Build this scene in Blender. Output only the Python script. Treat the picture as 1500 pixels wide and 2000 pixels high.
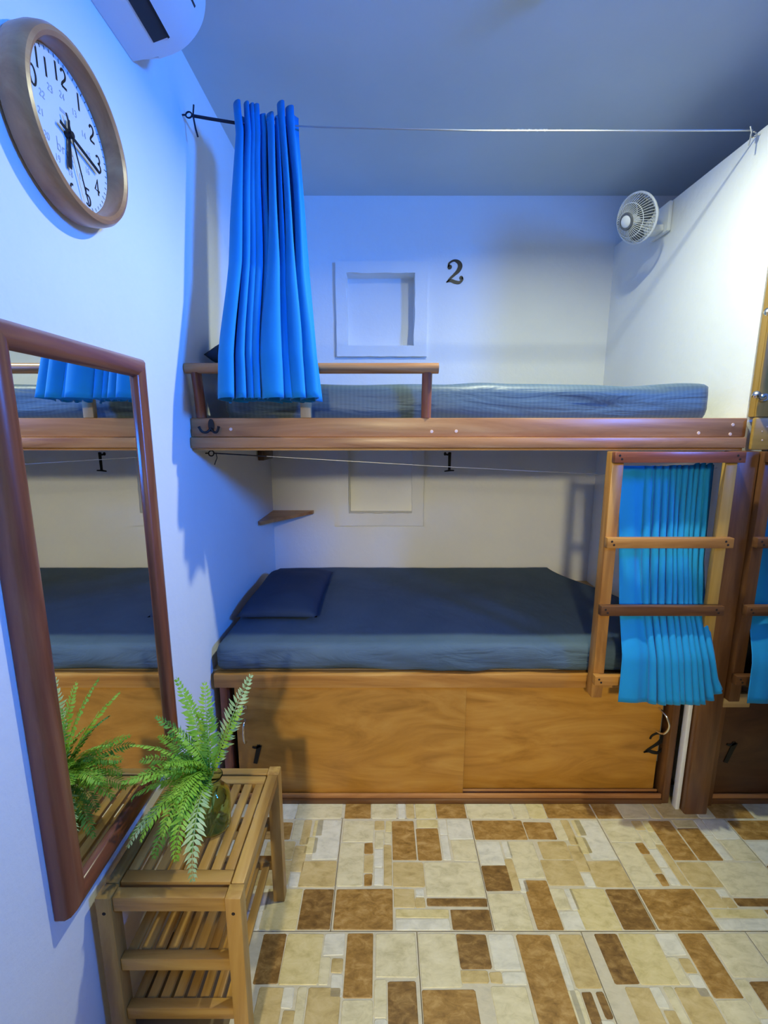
import bpy, bmesh, math, random
from mathutils import Vector, Matrix, noise
random.seed(7)
for o in list(bpy.data.objects): bpy.data.objects.remove(o)
S = bpy.context.scene
COL = S.collection
PI = math.pi

# ------------------------------------------------------------------ camera
F = 880.0; PITCH = math.atan(160 / 880.0); H = 1.504
cam = bpy.data.cameras.new('camera'); camo = bpy.data.objects.new('camera', cam); COL.objects.link(camo)
cam.sensor_fit = 'VERTICAL'; cam.sensor_height = 36.0; cam.lens = 36.0 * F / 2000.0
cam.clip_start = 0.02
camo.location = (0, 0, H); camo.rotation_euler = (PI / 2 - PITCH, 0, 0)
S.camera = camo
CP, SP = math.cos(PITCH), math.sin(PITCH)
def ray(u, v):
    xc = (u - 750) / F; yc = (1000 - v) / F
    return Vector((xc, CP + yc * SP, -SP + yc * CP))
def onz(u, v, z):                    # pixel -> point on a horizontal plane
    d = ray(u, v); t = (z - H) / d.z
    return d * t + Vector((0, 0, H))
def ony(u, v, y):                    # pixel -> point on a plane facing the bunks
    d = ray(u, v); return d * (y / d.y) + Vector((0, 0, H))
def onx(u, v, x):                    # pixel -> point on a side wall
    d = ray(u, v); return d * (x / d.x) + Vector((0, 0, H))

# ------------------------------------------------------------------ world, lights, exposure
w = bpy.data.worlds.new('world'); S.world = w; w.use_nodes = True
w.node_tree.nodes['Background'].inputs[0].default_value = (0.5, 0.6, 0.8, 1)
w.node_tree.nodes['Background'].inputs[1].default_value = 0.02
S.view_settings.view_transform = 'Standard'; S.view_settings.look = 'None'
S.view_settings.gamma = 1.0; S.view_settings.use_curve_mapping = False
S.view_settings.exposure = 0.15
LAMP_A = (0.60, 1.37, 2.675)          # ceiling lamp over the aisle
LAMP_B = (-0.43, -2.5, 2.25)          # warm lamp in the hallway behind the doorway
WIN_C = (2.42, -0.32, 2.28)           # window in the right wall, daylight
def area(name, loc, rot, sx, sy, power, color, shape='RECTANGLE', spread=PI):
    l = bpy.data.lights.new(name, 'AREA'); l.shape = shape; l.size = sx; l.size_y = sy
    l.energy = power; l.color = color; l.spread = spread
    o = bpy.data.objects.new(name, l); o.location = loc; o.rotation_euler = rot; COL.objects.link(o)
    return o
area('ceiling_lamp_light', LAMP_A, (0, 0, 0), 0.07, 0.07, 21, (0.95, 1.0, 0.72), 'DISK', math.radians(162))
area('hallway_lamp_light', LAMP_B, (math.radians(58), 0, 0), 0.26, 0.26, 86, (1.0, 0.88, 0.54), 'DISK')
wd = area('window_daylight', WIN_C, (0, 0, 0), 0.5, 0.42, 35, (0.012, 0.20, 1.0), spread=math.radians(84))
wd.rotation_euler = Vector((-0.86, 0.50, -0.02)).to_track_quat('-Z', 'Y').to_euler()

# ------------------------------------------------------------------ materials
MATS = {}
def new_mat(name, rough=0.5, metal=0.0, color=(0.8, 0.8, 0.8), spec=0.5, coat=0.0, trans=0.0, ior=1.45):
    m = bpy.data.materials.new(name); m.use_nodes = True
    b = m.node_tree.nodes['Principled BSDF']
    b.inputs['Base Color'].default_value = (*color, 1); b.inputs['Roughness'].default_value = rough
    b.inputs['Metallic'].default_value = metal; b.inputs['Specular IOR Level'].default_value = spec
    b.inputs['Coat Weight'].default_value = coat; b.inputs['Transmission Weight'].default_value = trans
    b.inputs['IOR'].default_value = ior
    MATS[name] = m
    return m, m.node_tree.nodes, m.node_tree.links, b
def coords(N, L, scale, rot=(0, 0, 0), rnd=0.0):
    tc = N.new('ShaderNodeTexCoord'); mp = N.new('ShaderNodeMapping')
    mp.inputs['Scale'].default_value = scale; mp.inputs['Rotation'].default_value = rot
    L.new(tc.outputs['Object'], mp.inputs['Vector'])
    if rnd:
        oi = N.new('ShaderNodeObjectInfo'); mu = N.new('ShaderNodeMath'); mu.operation = 'MULTIPLY'
        mu.inputs[1].default_value = rnd; L.new(oi.outputs['Random'], mu.inputs[0])
        cx = N.new('ShaderNodeCombineXYZ')
        for i in range(3): L.new(mu.outputs[0], cx.inputs[i])
        L.new(cx.outputs[0], mp.inputs['Location'])
    return mp.outputs[0]
def ramp(N, L, fac, stops):
    r = N.new('ShaderNodeValToRGB'); e = r.color_ramp.elements
    while len(e) < len(stops): e.new(0.5)
    for i, (p, c) in enumerate(stops): e[i].position = p; e[i].color = (*c, 1)
    L.new(fac, r.inputs[0]); return r.outputs[0]
def noise_tex(N, L, vec, scale, detail=4, rough=0.55, dist=0.0):
    n = N.new('ShaderNodeTexNoise'); n.inputs['Scale'].default_value = scale
    n.inputs['Detail'].default_value = detail; n.inputs['Roughness'].default_value = rough
    n.inputs['Distortion'].default_value = dist
    L.new(vec, n.inputs['Vector']); return n.outputs[0]
def bump(N, L, b, h, strength, dist=0.01):
    bp = N.new('ShaderNodeBump'); bp.inputs['Strength'].default_value = strength; bp.inputs['Distance'].default_value = dist
    L.new(h, bp.inputs['Height']); L.new(bp.outputs[0], b.inputs['Normal'])
def plaster(name, c1, c2, strength=0.35):
    m, N, L, b = new_mat(name, 0.75, spec=0.25)
    v = coords(N, L, (1, 1, 1))
    L.new(ramp(N, L, noise_tex(N, L, v, 2.2, 5), [(0.3, c1), (0.7, c2)]), b.inputs['Base Color'])
    bump(N, L, b, noise_tex(N, L, v, 26, 5, 0.62), strength, 0.006)
plaster('plaster', (0.83, 0.84, 0.84), (0.88, 0.89, 0.88))
plaster('bounce_cut_plaster', (0.34, 0.36, 0.38), (0.38, 0.40, 0.42))  # made-up grey for the unseen walls, darkened to cut bounce light
plaster('ceiling_paint', (0.60, 0.67, 0.68), (0.65, 0.72, 0.73), 0.12)
def wood(name, axis, dark, mid, light, rough=0.38, coat=0.15, sc=1.0):
    m, N, L, b = new_mat(name, rough, coat=coat)
    b.inputs['Coat Roughness'].default_value = 0.25
    s = {'x': (1.6, 16, 16), 'y': (16, 1.6, 16), 'z': (16, 16, 1.6)}[axis]
    v = coords(N, L, tuple(k * sc for k in s), rnd=37.0)
    n1 = noise_tex(N, L, v, 1.0, 6, 0.6, 0.9)
    L.new(ramp(N, L, n1, [(0.27, dark), (0.5, mid), (0.72, light)]), b.inputs['Base Color'])
    s2 = tuple(k * sc * 3 for k in s)
    n2 = noise_tex(N, L, coords(N, L, s2, rnd=11.0), 2.0, 3)
    bump(N, L, b, n2, 0.12, 0.003)
for ax in 'xyz':
    wood('honey_' + ax, ax, (0.27, 0.105, 0.034), (0.44, 0.20, 0.070), (0.57, 0.31, 0.125))
    wood('golden_' + ax, ax, (0.24, 0.09, 0.018), (0.44, 0.20, 0.042), (0.58, 0.31, 0.08))
    wood('red_' + ax, ax, (0.13, 0.036, 0.016), (0.26, 0.078, 0.034), (0.36, 0.13, 0.055), 0.3, 0.3)
    wood('dark_' + ax, ax, (0.055, 0.022, 0.009), (0.12, 0.05, 0.018), (0.21, 0.095, 0.032), 0.35, 0.2)
    wood('acacia_' + ax, ax, (0.20, 0.095, 0.022), (0.41, 0.225, 0.052), (0.57, 0.355, 0.10), 0.4, 0.1)
    wood('ochre_' + ax, ax, (0.30, 0.17, 0.03), (0.40, 0.24, 0.05), (0.5, 0.31, 0.08), 0.4, 0.1)
    wood('pale_' + ax, ax, (0.40, 0.26, 0.11), (0.52, 0.36, 0.17), (0.62, 0.46, 0.25), 0.45, 0.05)
wood('clock_wood', 'y', (0.30, 0.12, 0.04), (0.50, 0.23, 0.085), (0.64, 0.34, 0.14), 0.35, 0.2, 0.7)
def plywood(name, dark, mid, light):
    m, N, L, b = new_mat(name, 0.42, coat=0.12)
    b.inputs['Coat Roughness'].default_value = 0.3
    v = coords(N, L, (1.3, 3.0, 5.5), (0, 0.12, 0), rnd=9.0)
    L.new(ramp(N, L, noise_tex(N, L, v, 1.6, 8, 0.58, 2.2), [(0.28, dark), (0.5, mid), (0.72, light)]), b.inputs['Base Color'])
plywood('plywood', (0.33, 0.145, 0.018), (0.48, 0.225, 0.034), (0.57, 0.30, 0.058))
plywood('plywood_dark', (0.05, 0.02, 0.008), (0.085, 0.036, 0.014), (0.12, 0.055, 0.02))
def stone(name, c1, c2, c3, sc=14):
    m, N, L, b = new_mat(name, 0.42, spec=0.45)
    v = coords(N, L, (1, 1.9, 1), (0, 0, 0.5), rnd=23.0)
    n = noise_tex(N, L, v, sc, 8, 0.68, 0.45)
    L.new(ramp(N, L, n, [(0.28, c1), (0.5, c2), (0.74, c3)]), b.inputs['Base Color'])
    bump(N, L, b, n, 0.18, 0.003)
stone('stone_w', (0.50, 0.49, 0.41), (0.66, 0.64, 0.54), (0.76, 0.74, 0.64), 20)
stone('stone_c', (0.46, 0.41, 0.24), (0.64, 0.58, 0.38), (0.74, 0.68, 0.48), 20)
stone('stone_y', (0.46, 0.38, 0.17), (0.62, 0.53, 0.27), (0.72, 0.63, 0.38), 20)
stone('stone_t', (0.38, 0.28, 0.11), (0.53, 0.41, 0.19), (0.64, 0.52, 0.28), 20)
stone('stone_b', (0.17, 0.085, 0.018), (0.34, 0.19, 0.050), (0.55, 0.36, 0.14), 24)
stone('stone_d', (0.09, 0.045, 0.012), (0.22, 0.12, 0.034), (0.44, 0.28, 0.10), 26)
stone('tile_body', (0.50, 0.46, 0.34), (0.58, 0.53, 0.40), (0.63, 0.58, 0.45), 30)
new_mat('tile_joint', 0.8, color=(0.16, 0.12, 0.07))
def cloth(name, c, c2, rough=0.8, sheen=0.2, wr=None):
    m, N, L, b = new_mat(name, rough, spec=0.25)
    b.inputs['Sheen Weight'].default_value = sheen
    v = coords(N, L, (1, 1, 1))
    L.new(ramp(N, L, noise_tex(N, L, v, 5, 4), [(0.3, c), (0.7, c2)]), b.inputs['Base Color'])
    if wr:
        n = noise_tex(N, L, coords(N, L, wr[0], wr[1]), 1.0, 4, 0.5, 0.6)
        bump(N, L, b, n, wr[2], 0.02)
    else:
        bump(N, L, b, noise_tex(N, L, v, 400, 2), 0.1, 0.001)
cloth('curtain_blue', (0.006, 0.235, 0.56), (0.009, 0.265, 0.62), 0.75, 0.1)
cloth('sheet_navy', (0.066, 0.110, 0.165), (0.084, 0.132, 0.190), 0.75, 0.0, ((4, 3, 15), (0.0, 0.5, 0), 0.9))
cloth('pillow_navy', (0.026, 0.046, 0.085), (0.034, 0.058, 0.105), 0.75, 0.0, ((6, 6, 6), (0, 0, 0), 0.3))
def sheet_stripes():
    m, N, L, b = new_mat('sheet_striped', 0.45, spec=0.5)
    b.inputs['Sheen Weight'].default_value = 0.15
    v = coords(N, L, (1, 1, 1))
    wv = N.new('ShaderNodeTexWave'); wv.wave_type = 'BANDS'; wv.bands_direction = 'X'
    wv.inputs['Scale'].default_value = 20; wv.inputs['Distortion'].default_value = 0.15
    L.new(v, wv.inputs['Vector'])
    L.new(ramp(N, L, wv.outputs[0], [(0.2, (0.070, 0.112, 0.145)), (0.8, (0.085, 0.130, 0.162))]), b.inputs['Base Color'])
    bump(N, L, b, noise_tex(N, L, coords(N, L, (3, 3, 18), (0.1, 0.12, 0)), 1.0, 4, 0.5, 0.8), 0.5, 0.02)
sheet_stripes()
new_mat('black_paint', 0.4, color=(0.006, 0.006, 0.007))
new_mat('black_iron', 0.45, metal=0.4, color=(0.02, 0.02, 0.022))
new_mat('chrome', 0.16, metal=1.0, color=(0.78, 0.76, 0.72))
new_mat('steel_wire', 0.4, metal=0.9, color=(0.55, 0.56, 0.58))
new_mat('dark_cord', 0.7, color=(0.015, 0.015, 0.03))
new_mat('white_plastic', 0.35, color=(0.80, 0.82, 0.84))
new_mat('ac_plastic', 0.4, color=(0.74, 0.76, 0.78))
new_mat('fan_clear', 0.3, color=(0.10, 0.12, 0.15))
new_mat('dark_vent', 0.6, color=(0.03, 0.03, 0.035))
new_mat('grey_plastic', 0.4, color=(0.12, 0.13, 0.15))
new_mat('filler', 0.7, color=(0.75, 0.55, 0.45))
new_mat('dark_hole', 0.8, color=(0.02, 0.012, 0.008))
new_mat('mirror_glass', 0.01, metal=1.0, color=(0.86, 0.89, 0.89))
new_mat('clock_paper', 0.5, color=(0.74, 0.77, 0.80))
new_mat('ink_grey', 0.6, color=(0.42, 0.46, 0.52))
new_mat('green_glass', 0.03, color=(0.62, 0.78, 0.42), trans=1.0, ior=1.45)
new_mat('lamp_glow', 0.5, color=(0.9, 0.9, 0.85))
for nm, c, c2 in (('fern_light', (0.16, 0.38, 0.02), (0.33, 0.54, 0.06)), ('fern_dark', (0.08, 0.24, 0.03), (0.16, 0.36, 0.05)), ('fern_grey', (0.26, 0.40, 0.16), (0.42, 0.54, 0.28))):
    m, N, L, b = new_mat(nm, 0.5, spec=0.3)
    L.new(ramp(N, L, noise_tex(N, L, coords(N, L, (1, 1, 1), rnd=5.0), 30, 3), [(0.35, c), (0.65, c2)]), b.inputs['Base Color'])
    b.inputs['Subsurface Weight'].default_value = 0.0
m, N, L, b = new_mat('window_pane', 0.3, color=(0.3, 0.45, 0.8))
b.inputs['Emission Color'].default_value = (0.25, 0.5, 1.0, 1); b.inputs['Emission Strength'].default_value = 1.0
m, N, L, b = new_mat('lamp_diffuser', 0.4, color=(0.9, 0.88, 0.8))
b.inputs['Emission Color'].default_value = (1, 0.95, 0.8, 1); b.inputs['Emission Strength'].default_value = 4.0

# ------------------------------------------------------------------ object helpers
WLOC = {}
def tag(o, label=None, cat=None, group=None, kind=None):
    if label: o['label'] = label
    if cat: o['category'] = cat
    if group: o['group'] = group
    if kind: o['kind'] = kind
    return o
def thing(name, loc, label, cat, group=None):
    o = bpy.data.objects.new(name, None); o.empty_display_size = 0.05
    o.location = loc; COL.objects.link(o); WLOC[o] = Vector(loc)
    return tag(o, label, cat, group)
def finish(name, bm, mat, parent=None, smooth=False, recenter=True):
    bmesh.ops.recalc_face_normals(bm, faces=bm.faces)
    me = bpy.data.meshes.new(name)
    c = Vector((0, 0, 0))
    if recenter and bm.verts:
        lo = Vector([min(v.co[i] for v in bm.verts) for i in range(3)])
        hi = Vector([max(v.co[i] for v in bm.verts) for i in range(3)])
        c = (lo + hi) / 2
        bmesh.ops.translate(bm, verts=bm.verts, vec=-c)
    bm.to_mesh(me); bm.free()
    if smooth is True:
        for p in me.polygons: p.use_smooth = True
    elif smooth:
        for p in me.polygons: p.use_smooth = True
        me.set_sharp_from_angle(angle=math.radians(smooth))
    me.materials.append(MATS[mat])
    o = bpy.data.objects.new(name, me); COL.objects.link(o)
    place(o, c, parent); return o
def place(o, wloc, parent):
    WLOC[o] = Vector(wloc)
    if parent: o.parent = parent; o.location = WLOC[o] - WLOC[parent]
    else: o.location = wloc
def bm_box(bm, x0, x1, y0, y1, z0, z1, bev=0.0, seg=2):
    r = bmesh.ops.create_cube(bm, size=1.0)
    vs = r['verts']
    for v in vs:
        v.co = Vector(((x0 + x1) / 2 + v.co.x * (x1 - x0), (y0 + y1) / 2 + v.co.y * (y1 - y0), (z0 + z1) / 2 + v.co.z * (z1 - z0)))
    if bev:
        es = list({e for v in vs for e in v.link_edges})
        bmesh.ops.bevel(bm, geom=es, offset=bev, segments=seg, affect='EDGES', profile=0.5)
def box(name, x0, x1, y0, y1, z0, z1, mat, parent=None, bev=0.0, seg=2):
    bm = bmesh.new(); bm_box(bm, min(x0, x1), max(x0, x1), min(y0, y1), max(y0, y1), min(z0, z1), max(z0, z1), bev, seg)
    return finish(name, bm, mat, parent, smooth=40 if bev else False)
def bm_tube(bm, pts, rad, n=8, closed=False, caps=True):
    pts = [Vector(p) for p in pts]; k = len(pts)
    rs = rad if isinstance(rad, (list, tuple)) else [rad] * k
    rings = []; up = None
    for i, p in enumerate(pts):
        if closed: t = pts[(i + 1) % k] - pts[i - 1]
        else: t = pts[min(i + 1, k - 1)] - pts[max(i - 1, 0)]
        t.normalize()
        if up is None:
            up = Vector((0, 0, 1)) if abs(t.z) < 0.9 else Vector((1, 0, 0))
        up = (up - t * up.dot(t)).normalized(); sd = t.cross(up)
        rings.append([bm.verts.new(p + (up * math.cos(a) + sd * math.sin(a)) * rs[i]) for a in [2 * PI * j / n for j in range(n)]])
    m = k if closed else k - 1
    for i in range(m):
        a, b2 = rings[i], rings[(i + 1) % k]
        for j in range(n): bm.faces.new((a[j], a[(j + 1) % n], b2[(j + 1) % n], b2[j]))
    if caps and not closed: bm.faces.new(rings[0][::-1]); bm.faces.new(rings[-1])
def tube(name, pts, rad, mat, parent=None, n=8, closed=False):
    bm = bmesh.new(); bm_tube(bm, pts, rad, n, closed); return finish(name, bm, mat, parent, smooth=50)
def frame_mat(origin, axis):
    z = Vector(axis).normalized(); q = z.to_track_quat('Z', 'Y')
    return Matrix.Translation(origin) @ q.to_matrix().to_4x4()
def bm_lathe(bm, prof, M, n=32, closed=False):
    rings = []
    for r, z in prof:
        rings.append([bm.verts.new(M @ Vector((r * math.cos(2 * PI * j / n), r * math.sin(2 * PI * j / n), z))) for j in range(n)] if r > 1e-6 else [bm.verts.new(M @ Vector((0, 0, z)))])
    k = len(rings)
    for i in range(k if closed else k - 1):
        a, b2 = rings[i], rings[(i + 1) % k]
        for j in range(n):
            q = (j + 1) % n
            if len(a) == 1 and len(b2) == 1: continue
            if len(a) == 1: bm.faces.new((a[0], b2[j], b2[q]))
            elif len(b2) == 1: bm.faces.new((a[j], a[q], b2[0]))
            else: bm.faces.new((a[j], a[q], b2[q], b2[j]))
def lathe(name, prof, M, mat, parent=None, n=32, closed=False, smooth=40):
    bm = bmesh.new(); bm_lathe(bm, prof, M, n, closed); return finish(name, bm, mat, parent, smooth=smooth)
def bm_prism(bm, poly, M, h):
    a = [bm.verts.new(M @ Vector((x, y, 0))) for x, y in poly]
    b2 = [bm.verts.new(M @ Vector((x, y, h))) for x, y in poly]
    bm.faces.new(a[::-1]); bm.faces.new(b2)
    for i in range(len(poly)):
        j = (i + 1) % len(poly); bm.faces.new((a[i], a[j], b2[j], b2[i]))
def catmull(pts, sub=5):
    out = []
    for i in range(len(pts) - 1):
        p0 = pts[max(i - 1, 0)]; p1 = pts[i]; p2 = pts[i + 1]; p3 = pts[min(i + 2, len(pts) - 1)]
        for s in range(sub):
            t = s / sub
            out.append(tuple(0.5 * (2 * b + (c - a) * t + (2 * a - 5 * b + 4 * c - d) * t * t + (3 * b - a - 3 * c + d) * t ** 3) for a, b, c, d in zip(p0, p1, p2, p3)))
    out.append(tuple(pts[-1])); return out
def bm_ribbon(bm, pts, M, h):        # pts (x, y, width) in the plane of M, a raised stroke
    P = [Vector((p[0], p[1])) for p in pts]; k = len(P); Ls = []; Rs = []
    for i in range(k):
        t = P[min(i + 1, k - 1)] - P[max(i - 1, 0)]
        if t.length < 1e-9: t = Vector((1, 0))
        t.normalize(); nrm = Vector((-t.y, t.x)) * pts[i][2] / 2
        Ls.append(P[i] + nrm); Rs.append(P[i] - nrm)
    V = lambda q, z: bm.verts.new(M @ Vector((q.x, q.y, z)))
    lt = [V(q, h) for q in Ls]; rt = [V(q, h) for q in Rs]; lb = [V(q, 0) for q in Ls]; rb = [V(q, 0) for q in Rs]
    for i in range(k - 1):
        bm.faces.new((lt[i], lt[i + 1], rt[i + 1], rt[i])); bm.faces.new((lb[i], rb[i], rb[i + 1], lb[i + 1]))
        bm.faces.new((lt[i], lb[i], lb[i + 1], lt[i + 1])); bm.faces.new((rt[i], rt[i + 1], rb[i + 1], rb[i]))
    bm.faces.new((lt[0], rt[0], rb[0], lb[0])); bm.faces.new((lt[-1], lb[-1], rb[-1], rt[-1]))
def bm_disc(bm, x, y, r, M, h, n=16):
    bm_prism(bm, [(x + r * math.cos(2 * PI * i / n), y + r * math.sin(2 * PI * i / n)) for i in range(n)], M, h)
def soft_box(name, x0, x1, y0, y1, z0, z1, r, mat, parent=None, step=0.03, fn=None):
    bm = bmesh.new(); c = Vector(((x0 + x1) / 2, (y0 + y1) / 2, (z0 + z1) / 2)); hs = Vector(((x1 - x0) / 2, (y1 - y0) / 2, (z1 - z0) / 2))
    n = [max(3, int(2 * hs[i] / step)) for i in range(3)]
    cache = {}
    def vert(p):
        key = tuple(round(q, 5) for q in p)
        if key not in cache:
            inner = Vector([max(-hs[i] + r, min(hs[i] - r, p[i])) for i in range(3)])
            d = Vector(p) - inner; nn = d.normalized() if d.length > 1e-9 else Vector((0, 0, 1))
            q = inner + nn * r + c
            if fn: q = fn(q, nn)
            cache[key] = bm.verts.new(q)
        return cache[key]
    def g(i, k): return [-hs[i] + 2 * hs[i] * j / n[i] for j in range(n[i] + 1)]
    G = [g(i, 0) for i in range(3)]
    for ax in range(3):
        a, b2 = [i for i in range(3) if i != ax]
        for sgn in (-1, 1):
            for i in range(n[a]):
                for j in range(n[b2]):
                    q = []
                    for (ii, jj) in ((i, j), (i + 1, j), (i + 1, j + 1), (i, j + 1)):
                        p = [0, 0, 0]; p[ax] = sgn * hs[ax]; p[a] = G[a][ii]; p[b2] = G[b2][jj]; q.append(vert(p))
                    if len(set(q)) == 4:
                        try: bm.faces.new(q)
                        except ValueError: pass
    return finish(name, bm, mat, parent, smooth=True)

# ------------------------------------------------------------------ the room
XL, XP, YB, ZC = -0.67, 1.26, 2.68, 2.74      # left wall, partition face, back wall, ceiling
XR, YF = 2.45, -1.0
def struct(o): o['kind'] = 'structure'; return o
floor = struct(box('floor', XL - 0.12, XR + 0.12, YF - 2.3, YB + 0.15, -0.10, -0.004, 'tile_joint'))
struct(box('ceiling', XL - 0.12, XR + 0.12, YF - 2.3, YB + 0.15, ZC, ZC + 0.1, 'ceiling_paint'))
struct(box('wall_left', XL - 0.12, XL, YF - 2.3, YB + 0.15, -0.004, ZC, 'plaster'))
# back wall with two niches
NX0, NX1 = -0.206, 0.170
niches = [(1.971, 2.350), (1.016, 1.405)]
bm = bmesh.new()
bm_box(bm, XL, NX0, YB, YB + 0.15, 0, ZC); bm_box(bm, NX1, XR, YB, YB + 0.15, 0, ZC)
for z0, z1 in ((0, niches[1][0]), (niches[1][1], niches[0][0]), (niches[0][1], ZC)): bm_box(bm, NX0, NX1, YB, YB + 0.15, z0, z1)
bm_box(bm, NX0, NX1, YB + 0.045, YB + 0.15, niches[1][0], niches[1][1]); bm_box(bm, NX0, NX1, YB + 0.075, YB + 0.15, niches[0][0], niches[0][1])
wall_back = struct(finish('wall_back', bm, 'plaster'))
def wavy_frame(name, ox0, ox1, oz0, oz1, ix0, ix1, iz0, iz1, d):
    bm = bmesh.new()
    def edge(pts, amp, sd):
        out = []
        for i in range(4):
            a = Vector(pts[i]); c = Vector(pts[(i + 1) % 4]); k = 14
            for j in range(k):
                p = a.lerp(c, j / k); t = (c - a).normalized(); nr = Vector((-t.y, t.x))
                out.append(p + nr * amp * noise.noise(Vector((p.x * 14, p.y * 14, sd))))
        return out
    o_ = edge([(ox0, oz0), (ox1, oz0), (ox1, oz1), (ox0, oz1)], 0.003, 1.3); i_ = edge([(ix0, iz0), (ix1, iz0), (ix1, iz1), (ix0, iz1)], 0.007, 8.1)
    V = lambda p, y: bm.verts.new((p.x, y, p.y))
    of = [V(p, YB - d) for p in o_]; ob = [V(p, YB) for p in o_]; jf = [V(p, YB - d) for p in i_]; jb = [V(p, YB) for p in i_]
    k = len(of)
    for q in range(k):
        r = (q + 1) % k
        bm.faces.new((of[q], of[r], jf[r], jf[q])); bm.faces.new((of[q], ob[q], ob[r], of[r]))
        bm.faces.new((jf[q], jf[r], jb[r], jb[q])); bm.faces.new((ob[q], jb[q], jb[r], ob[r]))
    return finish(name, bm, 'plaster', wall_back, smooth=40)
wavy_frame('niche_frame', -0.266, 0.240, 1.913, 2.409, NX0, NX1, *niches[0], 0.022)
wavy_frame('niche_frame', -0.270, 0.236, 0.938, 1.462, NX0 - 0.004, NX1 - 0.006, *niches[1], 0.034)
struct(box('wall_partition', XP, XP + 0.07, 1.60, YB, 0, 2.49, 'plaster'))
# right wall with a window, wall behind the camera with a doorway, hallway beyond
wy0, wy1, wz0, wz1 = -0.60, -0.04, 2.04, 2.52
bm = bmesh.new()
for a in ((YF - 2.3, wy0, 0, ZC), (wy1, YB + 0.12, 0, ZC), (wy0, wy1, 0, wz0), (wy0, wy1, wz1, ZC)): bm_box(bm, XR, XR + 0.12, *a[:2], *a[2:])
struct(finish('wall_right', bm, 'bounce_cut_plaster'))
win = struct(box('window_1', XR + 0.06, XR + 0.07, wy0, wy1, wz0, wz1, 'window_pane'))
for a in ((wy0, wy0 + 0.03, wz0, wz1), (wy1 - 0.03, wy1, wz0, wz1), (wy0 + 0.03, wy1 - 0.03, wz0, wz0 + 0.03), (wy0 + 0.03, wy1 - 0.03, wz1 - 0.03, wz1)):
    box('window_frame', XR + 0.02, XR + 0.059, *a, 'white_plastic', win)
bm = bmesh.new()
for a in ((XL, -0.45, 0, ZC), (0.20, XR, 0, ZC), (-0.45, 0.20, 2.02, ZC)): bm_box(bm, a[0], a[1], YF - 0.12, YF, a[2], a[3])
struct(finish('wall_front', bm, 'bounce_cut_plaster'))
struct(box('wall_hallway_end', XL, XR, YF - 2.3, YF - 2.2, 0, ZC, 'plaster'))

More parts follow.
